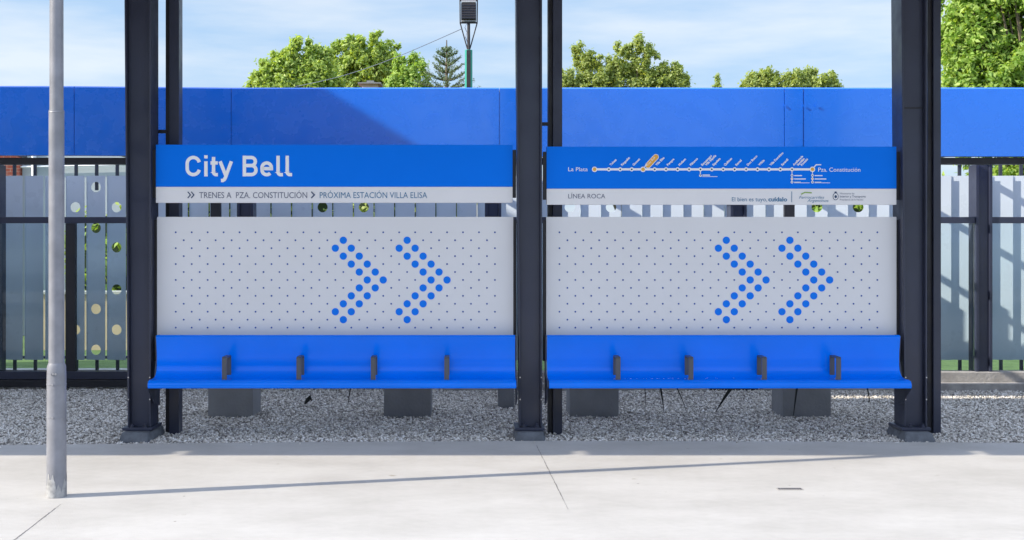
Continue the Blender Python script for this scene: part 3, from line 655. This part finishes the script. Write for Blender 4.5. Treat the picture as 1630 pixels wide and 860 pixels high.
# ================================================================ WIND SCREEN (frame and glass)
YW = 12.75
t = thing('glass_screen', 'dark steel frame with glass panes in front of the slatted fence', 'screen', (0, YW, 0))
rz0, rz1 = zpx(355.5, YW), zpx(345.5, YW)
posts = [-394, -15, 390, 785, 1176, 1567, 1960]
for p_ in posts:
    xa, xb = xpx(p_ - 13, YW), xpx(p_ + 13, YW); h_column(xa, xb, YW, YW + 0.2, 0.0, zpx(262, YW), 0.03, 'post', t, 'steel', recess=0.03)
for a, b in zip(posts, posts[1:]):
    c = MB(); c.box((xpx(a + 13.2, YW), YW + 0.02, rz0), (xpx(b - 13.2, YW), YW + 0.085, rz1), 'steel'); c.build('rail', t, bevel=0.003)
    c = MB(); c.box((xpx(a + 13.2, YW), YW + 0.055, zpx(590, YW)), (xpx(b - 13.2, YW), YW + 0.061, rz0 - 0.002), 'glass'); c.build('glass_pane', t)
for p_, zt_ in ((112, rz0), (343, zpx(262, YW)), (1257, zpx(262, YW))):
    c = MB(); c.box((xpx(p_ - 8, YW), YW - 0.004, 0.0), (xpx(p_ + 8, YW), YW + 0.0545, zt_ - 0.001), 'steel_mat'); c.build('mullion', t, bevel=0.003)
c = MB(); c.box((xpx(-900, YW), YW - 0.01, zpx(604, YW)), (xpx(700, YW), YW + 0.12, zpx(591.5, YW)), 'steel'); c.box((xpx(-900, YW), YW - 0.035, 0.0), (xpx(700, YW), YW + 0.10, zpx(605, YW)), 'steel_mat')
c.build('sill_beam', t, bevel=0.003)
c = MB(); c.box((xpx(1128, YW), YW - 0.10, -0.03), (xpx(1203, YW), YW - 0.045, zpx(606, YW)), 'steel_mat'); c.build('threshold', t)
k_ = MB(); k_.box((xpx(705, YW), YW - 0.03, -0.05), (xpx(2300, YW), YW + 0.16, zpx(592, YW)), 'kerb'); k_.box((xpx(705, YW), YW - 0.16, -0.05), (xpx(1120, YW), YW - 0.034, zpx(608, YW)), 'kerb'); k_.box((xpx(1208, YW), YW - 0.16, -0.05), (xpx(2300, YW), YW - 0.034, zpx(608, YW)), 'kerb')
tag(k_.build('kerb', bevel=0.008), kind='structure')

# ================================================================ SLATTED FENCE
YN = 13.4; kN = YN / F; pitch = 32.8 * kN
t = thing('slat_fence', 'tall fence of upright grey metal slats with round holes cut in some of them', 'fence', (0, YN, 0))
holes = {0: [330, 394-66*3+330-394+66*3 if False else 330, 525-132-2, 525], }
HA = [330, 394, 461, 525]; HB = [298, 363, 427, 492, 557]
pat = {0: [330, 461, 525], 1: [298, 363, 492, 557], 2: [330, 394, 461, 525]}
ztop, zbot = zpx(280, YN), zpx(573, YN)
first = -26                                           # slat 0 is the one centred on photo x = 120
def slat_mesh(mb, xc, hs):
    start = len(mb.v); slat_flat(mb, xc, hs)
    for i in range(start, len(mb.v)):
        x, y, z = mb.v[i]; mb.v[i] = (x, y - (x - xc) * math.tan(R(11)), z)
def slat_flat(mb, xc, hs):
    hw = pitch / 2 - 0.006; lip = 0.012; y0 = YN; start = len(mb.v)
    # left lip and right lip folded forward
    mb.box((xc - hw - 0.001, y0 - lip, zbot), (xc - hw + 0.003, y0 - 0.0005, ztop), 'slat')
    x0, x1 = xc - hw, xc + hw
    if not hs:
        mb.box((x0, y0, zbot), (x1, y0 + 0.003, ztop), 'slat'); return
    r = 8.2 * kN; cuts = sorted([zpx(h, YN) for h in hs]); z = zbot
    for hz in cuts:
        a, b = hz - hw, hz + hw
        if a > z + 1e-4: mb.box((x0, y0, z), (x1, y0 + 0.003, a), 'slat'); z = a
        n = 24; sq = []
        b2 = min(b, ztop)
        for k in range(n):
            an = 2*math.pi*(k+0.0)/n; dx, dz = math.cos(an), math.sin(an); s_ = 1 / max(abs(dx), abs(dz))
            sq.append((xc + dx*s_*hw, max(z, min(b2, hz + dz*s_*hw))))
        vs = [(xc + r*math.cos(2*math.pi*k/n), y0, hz + r*math.sin(2*math.pi*k/n)) for k in range(n)] + [(x, y0, zz) for x, zz in sq]
        vs += [(x, y + 0.003, zz) for x, y, zz in vs]
        fs = []
        for k in range(n):
            k2 = (k+1) % n; fs += [(k, k2, n+k2, n+k), (2*n+k, 3*n+k, 3*n+k2, 2*n+k2), (k, 2*n+k, 2*n+k2, k2)]
        mb.add(vs, fs, 'slat'); z = b2
    if z < ztop - 1e-4: mb.box((x0, y0, z), (x1, y0 + 0.003, ztop), 'slat')
SK = {-1: [], 0: [330, 461], 1: [298, 363, 492, 557], 2: [330, 394, 461, 525]}
for pnl in range(-2, 5):
    mb = MB(); bb = MB()
    for j in range(-4, 8):
        px = 120 + pnl * 393.5 + j * 32.8
        if px < -700 or px > 2000: continue
        if pnl == 0 and px < 0: continue
        xc = xpx(px, YN)
        hs = {0: [330, 525], 1: [363, 492, 557, 298], 2: [330, 394, 461, 525]}.get(j, [])
        hs = sorted(set(hs)); slat_mesh(mb, xc, hs)
        bb = MB(); bb.box((xc - 0.022, YN + 0.03, zpx(303, YN)), (xc + 0.014, YN + 0.05, zpx(258, YN)), 'bar'); bb.box((xc - 0.018, YN + 0.03, -0.02), (xc + 0.018, YN + 0.05, zpx(567, YN)), 'bar'); bb.build('support_bar', t)
    if mb.v: mb.build('slat_panel', t)
c = MB()
for z in (zpx(270, YN) , 0.42): pass
c.box((xpx(-700, YN), YN + 0.052, 2.42), (xpx(2000, YN), YN + 0.10, 2.47), 'bar'); c.box((xpx(-700, YN), YN + 0.052, 0.232), (xpx(2000, YN), YN + 0.09, 0.262), 'bar'); c.build('rail', t)
for q in range(-2, 6):
    c = MB(); x = xpx(-10 + q * 393.5, YN); c.box((x - 0.04, YN + 0.102, -0.05), (x + 0.04, YN + 0.18, 2.5), 'bar'); c.build('post', t)
# ================================================================ SHADING BUILDING (left, outside the frame) and others
def windows(mb, x0, x1, y, z0, z1, n, m='darkglass'):
    for k in range(n):
        a = x0 + (x1-x0)*(k+0.25)/n; b = x0 + (x1-x0)*(k+0.75)/n; mb.box((a, y - 0.02, z0), (b, y + 0.02, z1), m)
t = thing('shade_building', 'cream building added beyond the left edge of the view for its shade', 'building', (-13, 11, 0))  # unseen block added to shade the left of the blue band and fence
c = MB(); c.box((-17, 8.7, -0.1), (-9, 12.9, 7.55), 'render'); c.build('wall', t)
c = MB(); c.box((-17.1, 8.65, 7.552), (-8.95, 13.0, 7.68), 'tile'); c.build('roof', t)
c = MB(); windows(c, -17, -9, 8.7, 1.0, 2.3, 4); windows(c, -17, -9, 8.7, 4.2, 5.5, 4); c.build('window', t)
# opposite side of the railway, behind the camera: seen in the gloss of paint and glass
t = thing('depot_building', 'long dark depot across the railway behind the viewer', 'building', (-9, -16, 0))
c = MB(); c.box((-34, -20, -1.0), (-3.2, -14, 7.6), 'steel_mat'); c.build('wall', t)
c = MB(); c.box((-34, -13.99, 0.5), (-3.2, -13.95, 1.3), 'render'); c.build('band', t)
t = thing('boundary_wall', 'low pale wall across the railway behind the viewer', 'wall', (12, -13, 0))
c = MB(); c.box((-3.0, -13.2, -1.0), (40, -13, 1.2), 'render'); c.build('wall_body', t)

t = thing('brick_house', 'red brick house seen past the left end of the slatted fence', 'house', (-13, 21, 0))
c = MB(); c.box((-20, 20, -0.1), (xpx(31, 20), 26, 3.9), 'brick'); c.build('wall', t)
c = MB(); c.box((xpx(-6, 20), 19.97, 0.2), (xpx(12, 20), 20.01, 2.1), 'render'); c.build('door', t)
t = thing('pale_house', 'pale grey house whose wall shows above the slats at the left', 'house', (-6, 27, 0))
c = MB(); c.box((xpx(31, 20) + 0.01, 20.1, -0.1), (xpx(245, 20.1), 27, 3.9), 'palewall'); c.build('wall', t)
c = MB(); c.tube([P(33, 266, 20.04), P(240, 262, 20.04)], 0.015, 'white', 6); c.tube([P(54, 240, 20.04), P(54, 300, 20.04)], 0.04, 'white', 6); c.build('conduit', t)
t = thing('chimney_house', 'house behind the trees, only its cream chimney with a flat cap above the blue band', 'house', (-2, 29, 0))
yc = 29.0
c = MB(); c.box((-5.5, 29, -0.1), (1.5, 35, 3.9), 'render'); c.build('wall', t)
c = MB(); c.prism_x([(28.7, 3.85), (32, 5.0), (35.3, 3.85)], -5.8, 1.8, 'tile'); rf = c.build('roof', t)
c = MB(); xa, xb = xpx(559, 28.6), xpx(586, 28.6); c.box((xa, 31.4, 4.6), (xb, 31.9, EYE + (385-134)*31.4/F), 'render')
za = EYE + (385-134)*31.4/F; c.box((xa - 0.1, 31.3, za + 0.001), (xb + 0.1, 32.0, za + 0.035), 'planter'); c.box((xa + 0.12, 31.45, za + 0.037), (xb - 0.1, 31.85, za + 0.10), 'planter'); c.build('chimney', rf)

# ================================================================ VEGETATION
def leaf_cloud(centers, rads, per, size, matname, name, parent, seed=1, up=0.3):
    r = np.random.default_rng(seed); c = np.repeat(np.array(centers), per, 0); q = np.repeat(np.array(rads), per)[:, None]
    n = len(c); d = r.normal(0, 1, (n, 3)); d /= np.linalg.norm(d, axis=1)[:, None]
    p = c + d * q * np.clip(np.abs(r.normal(0, 0.62, (n, 1))) + 0.15, 0, 1.5)
    nrm = d + r.normal(0, 0.7, (n, 3)) + np.array([-0.15, -0.25, up]); nrm /= np.linalg.norm(nrm, axis=1)[:, None]
    a = np.cross(nrm, r.normal(0, 1, (n, 3))); a /= np.linalg.norm(a, axis=1)[:, None]; b = np.cross(nrm, a)
    s = r.uniform(size[0], size[1], (n, 1))
    v = np.stack([p - a*s, p - b*s*0.45 + a*s*0.1 + nrm*s*0.15, p + a*s, p + b*s*0.45 + a*s*0.1 + nrm*s*0.15], 1).reshape(-1, 3)
    me = bpy.data.meshes.new(name); me.vertices.add(n*4); me.vertices.foreach_set('co', v.ravel())
    me.loops.add(n*4); me.loops.foreach_set('vertex_index', np.arange(n*4, dtype=np.int32))
    me.polygons.add(n); me.polygons.foreach_set('loop_start', np.arange(0, n*4, 4, dtype=np.int32)); me.update(calc_edges=True)
    me.materials.append(M[matname]); o = bpy.data.objects.new(name, me); sc.collection.objects.link(o)
    if parent: attach(o, parent)
    return o
def tree(name, label, Y, lobes, lm, leaf, seed, clumps=90, per=60, depth=1.0, group='leafy trees beyond the blue band', cr=(0.16, 0.34), up=0.3, trunkx=None):
    """lobes: (px, top_py, half_width_px, bottom_py)"""
    r = random.Random(seed); cs = []; rs = []; k = Y / F
    cx = sum(l[0] for l in lobes) / len(lobes); base = P(trunkx or cx, 0, Y); t = thing(name, label, 'tree', (base.x, Y, 0), group)
    br = MB(); fork = Vector((base.x, Y, 1.8)); br.tube([(base.x, Y, -0.05), (base.x + 0.05, Y, 0.9), fork], [0.2, 0.15, 0.12], 'bark', 8)
    tot = sum(l[2] for l in lobes)
    for (px, ty, hw, by) in lobes:
        n = max(6, int(clumps * hw / tot)); c0 = P(px, (ty + by) / 2, Y); rx = hw * k; rz = (by - ty) / 2 * k
        for i in range(n):
            while True:
                d = Vector((r.uniform(-1, 1), r.uniform(-1, 1), r.uniform(-1, 1)))
                if 0.25 < d.length < 1: break
            q = r.uniform(*cr)
            p = Vector((c0.x + d.x*max(0.1, rx - q*0.8), Y + d.y*rx*depth, c0.z + d.z*max(0.1, rz - q*0.8)))
            cs.append(tuple(p)); rs.append(q)
            if i % 3 == 0:      # sprigs standing out of the outline
                dd = d.normalized() * r.uniform(0.92, 1.12); dd.z = abs(dd.z) * 1.05
                e = Vector((c0.x + dd.x*rx, Y + dd.y*rx*depth, c0.z + dd.z*rz)); g_ = r.uniform(0.07, 0.13)
                for u in (0.0, 1.0): cs.append(tuple(e + Vector((r.gauss(0, .05), 0, u*g_*1.3)))); rs.append(g_)
            if i % 4 == 0:
                m_ = fork.lerp(p, 0.5) + Vector((0, 0, 0.3)); br.tube([fork, m_, p], [0.06, 0.035, 0.01], 'bark', 5, False)
    br.build('trunk', t, smooth=True); leaf_cloud(cs, rs, per, leaf, lm, 'crown', t, seed, up)
    return t
tree('leafy_tree', 'leafy tree at the left of the clump, its crown lowest towards the columns', 29, [(432, 112, 30, 200), (456, 92, 34, 210), (480, 74, 36, 210), (508, 92, 32, 220)], 'leaf_a', (0.035, 0.07), 11, 330, 95)
tree('leafy_tree', 'tall rounded leafy tree in the middle of the clump, just behind the chimney', 34, [(532, 84, 34, 220), (560, 70, 36, 220), (590, 70, 36, 220), (616, 86, 28, 220)], 'leaf_a', (0.04, 0.078), 12, 350, 100)
tree('leafy_tree', 'small leafy tree at the right of the clump, beside the tiered conifer', 31, [(638, 106, 22, 220), (660, 104, 22, 220)], 'leaf_c', (0.035, 0.065), 13, 125, 90)
tree('leafy_tree', 'olive green tree with upright pointed tops, right of the middle column', 36, [(905, 118, 22, 200), (930, 80, 19, 220), (958, 100, 26, 220), (984, 76, 17, 220), (1013, 72, 24, 220), (1040, 96, 26, 220), (1062, 100, 18, 210), (1080, 114, 18, 200)], 'leaf_b', (0.035, 0.07), 14, 470, 85, cr=(0.13, 0.28))
tree('leafy_tree', 'tiny treetop just clearing the blue band right of the olive green tree', 40, [(1140, 129, 7, 200)], 'leaf_b', (0.04, 0.07), 15, 14, 50, cr=(0.08, 0.14))
tree('leafy_tree', 'low wide treetop above the seam in the blue band, left of the right column', 34, [(1195, 130, 18, 190), (1222, 121, 22, 190), (1258, 126, 24, 190), (1294, 120, 22, 190), (1318, 124, 14, 190)], 'leaf_b', (0.038, 0.07), 16, 300, 85, cr=(0.12, 0.24))
tree('leafy_tree', 'big bright green tree filling the sky right of the right column', 22, [(1530, 40, 38, 250), (1545, -70, 50, 120), (1600, -120, 90, 60), (1580, 60, 70, 330), (1670, -40, 110, 300), (1640, 40, 60, 300)], 'leaf_c', (0.03, 0.075), 17, 620, 120, cr=(0.14, 0.34), trunkx=1660)
# araucaria with tiers of upswept branches
t = thing('conifer', 'tiered star-shaped conifer between the leafy clump and the floodlight mast', 'tree', (P(712, 0, 30).x, 30, 0))
Yc = 30; kc = Yc / F; rn = random.Random(9); tr_ = MB(); xc = P(711, 0, Yc).x; tr_.tube([(xc, Yc, -0.05), (xc, Yc, 3), (xc, Yc, P(0, 64, Yc).z)], [0.16, 0.11, 0.012], 'bark', 8); tr_.build('trunk', t)
lv = []; lr = []; bm_ = MB()
for (py, hw) in ((70, 5), (80, 17), (93, 23), (105, 26), (117, 34), (130, 46), (144, 56), (160, 64), (178, 70)):
    z = P(0, py + 5, Yc).z; nb = 6 if hw < 30 else 8; ph = rn.uniform(0, 1)
    for b_ in range(nb):
        a = 2*math.pi*(b_ + ph)/nb; ln = hw * kc * rn.uniform(0.8, 1.12); up = 0.17 * min(1, hw / 24)
        pts = [Vector((xc, Yc, z - 0.1)) + Vector((math.cos(a)*ln*u, math.sin(a)*ln*u, up*u*u*1.2)) for u in np.linspace(0, 1, 12)]
        bm_.tube(pts, [0.016 - 0.0011*i for i in range(12)], 'bark', 4, False)
        for i, p in enumerate(pts[3:]):
            for s_ in (-1, 0, 1):
                sd = Vector((-math.sin(a), math.cos(a), 0.25)) * s_ * 0.05 * (i / 5)
                lv.append(tuple(p + sd + Vector((0, 0, 0.02 * abs(s_))))); lr.append(0.022 + 0.003*i)
bm_.build('branches', t); leaf_cloud(lv, lr, 6, (0.015, 0.032), 'leaf_d', 'foliage', t, 5, 0.6)
# hedge behind the fence
def hedge(x0, x1, Y, zt, label, seed, lm='leaf_c'):
    r = random.Random(seed); cs = []; rs = []
    t = thing('hedge', label, 'hedge', ((x0+x1)/2, Y, 0))
    n = int((x1-x0) * 34)
    for _ in range(n):
        cs.append((r.uniform(x0, x1), Y + r.uniform(-0.5, 0.4), zt * r.uniform(0.05, 0.97) - 0.1)); rs.append(r.uniform(0.15, 0.32))
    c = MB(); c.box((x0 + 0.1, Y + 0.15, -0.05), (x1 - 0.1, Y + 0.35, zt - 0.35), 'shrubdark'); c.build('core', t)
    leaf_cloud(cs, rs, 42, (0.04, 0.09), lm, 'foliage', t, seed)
hedge(P(250, 0, 22).x, P(760, 0, 22).x, 22, 2.75, 'leafy hedge behind the left half of the slatted fence', 21, 'leaf_b')
hedge(P(1100, 0, 23).x, P(1800, 0, 23).x, 23, 3.05, 'green hedge showing above the slats at the right edge', 22)
hedge(P(112, 0, 18.5).x, P(236, 0, 18.5).x, 18.5, 2.3, 'yellow green shrub seen through the round holes at the left', 23, 'leaf_a')
c = MB(); c.box((-12, 14.25, -0.05), (xpx(330, 14.3), 14.45, 0.02), 'kerb'); tag(c.build('path_edging'), kind='structure')

c = MB(); c.box((xpx(60, 17.4), 17.4, -0.05), (xpx(236, 17.4), 17.55, 0.78), 'peach'); c.box((xpx(58, 17.4), 17.36, 0.782), (xpx(238, 17.4), 17.59, 0.83), 'render')
tag(c.build('garden_wall', bevel=0.005), 'low peach coloured garden wall seen through the lower round holes of the slats', 'wall')
# ================================================================ FLOODLIGHT MAST and cable
Ym = 18; xm = P(746, 0, Ym).x; km = Ym / F
t = thing('speaker_mast', 'green mast with a dark caged unit on V struts, rising behind the blue band', 'mast', (xm, Ym, 0))
zz = lambda y: P(0, y, Ym).z
c = MB(); c.tube([(xm, Ym, -0.05), (xm, Ym, zz(80))], 6.0*km, 'greenpaint', 16); c.build('mast_tube', t, smooth=True)
c = MB(); c.box((xm - 3.2*km, Ym - 6.9*km, 2.0), (xm + 3.2*km, Ym - 5.2*km, zz(81)), 'lampdark'); c.build('cable_channel', t)
c = MB(); c.tube([(xm, Ym, zz(80)), (xm, Ym, zz(34))], 2.4*km, 'lampdark', 8); c.build('upper_tube', t)
c = MB()
for sx in (-1, 1):
    c.tube([(xm + sx*2*km, Ym, zz(78)), (xm + sx*13.5*km, Ym, zz(37)), (xm + sx*14*km, Ym, zz(-12))], 1.1*km, 'lampdark', 6)
c.box((xm - 14*km, Ym - 0.02, zz(37.5)), (xm + 14*km, Ym + 0.02, zz(35.5)), 'lampdark'); c.box((xm - 14*km, Ym - 0.02, zz(2)), (xm + 14*km, Ym + 0.02, zz(0)), 'lampdark')
c.build('strut_frame', t)
c = MB(); c.box((xm - 12*km, Ym - 0.09, zz(32)), (xm + 12*km, Ym + 0.1, zz(7)), 'lampdark')
for k in range(6): c.box((xm - 11.5*km, Ym - 0.096, zz(31 - k*4)), (xm + 11.5*km, Ym - 0.091, zz(30.2 - k*4)), 'steel')
c.build('caged_unit', t, bevel=0.004)
c = MB(); c.box((xm - 11.5*km, Ym - 0.09, zz(5.5)), (xm + 11.5*km, Ym + 0.1, zz(2.5)), 'lamprail'); c.box((xm - 11.5*km, Ym - 0.04, zz(35)), (xm + 11.5*km, Ym + 0.04, zz(33.2)), 'lamprail'); c.build('pale_strip', t)
c = MB(); c.tube([(xm - 3*km, Ym - 0.04, zz(38)), (xm - 6*km, Ym - 0.05, zz(45)), (xm - 3*km, Ym - 0.05, zz(52)), (xm - 5*km, Ym - 0.05, zz(60)), (xm - 2*km, Ym - 0.03, zz(68))], 0.006, 'ink', 5); c.build('loose_wire', t)
c = MB(); pts = []
A_, B_ = P(735, 46, Ym), P(470, 138, 27)
for i in range(21):
    u = i / 20; p = A_.lerp(B_, u); p.z -= 0.12 * math.sin(math.pi * u); pts.append(p)
c.tube(pts, 0.006, 'ink', 5); tag(c.build('overhead_cable'), 'thin cable sloping down left from the mast across the trees', 'cable')
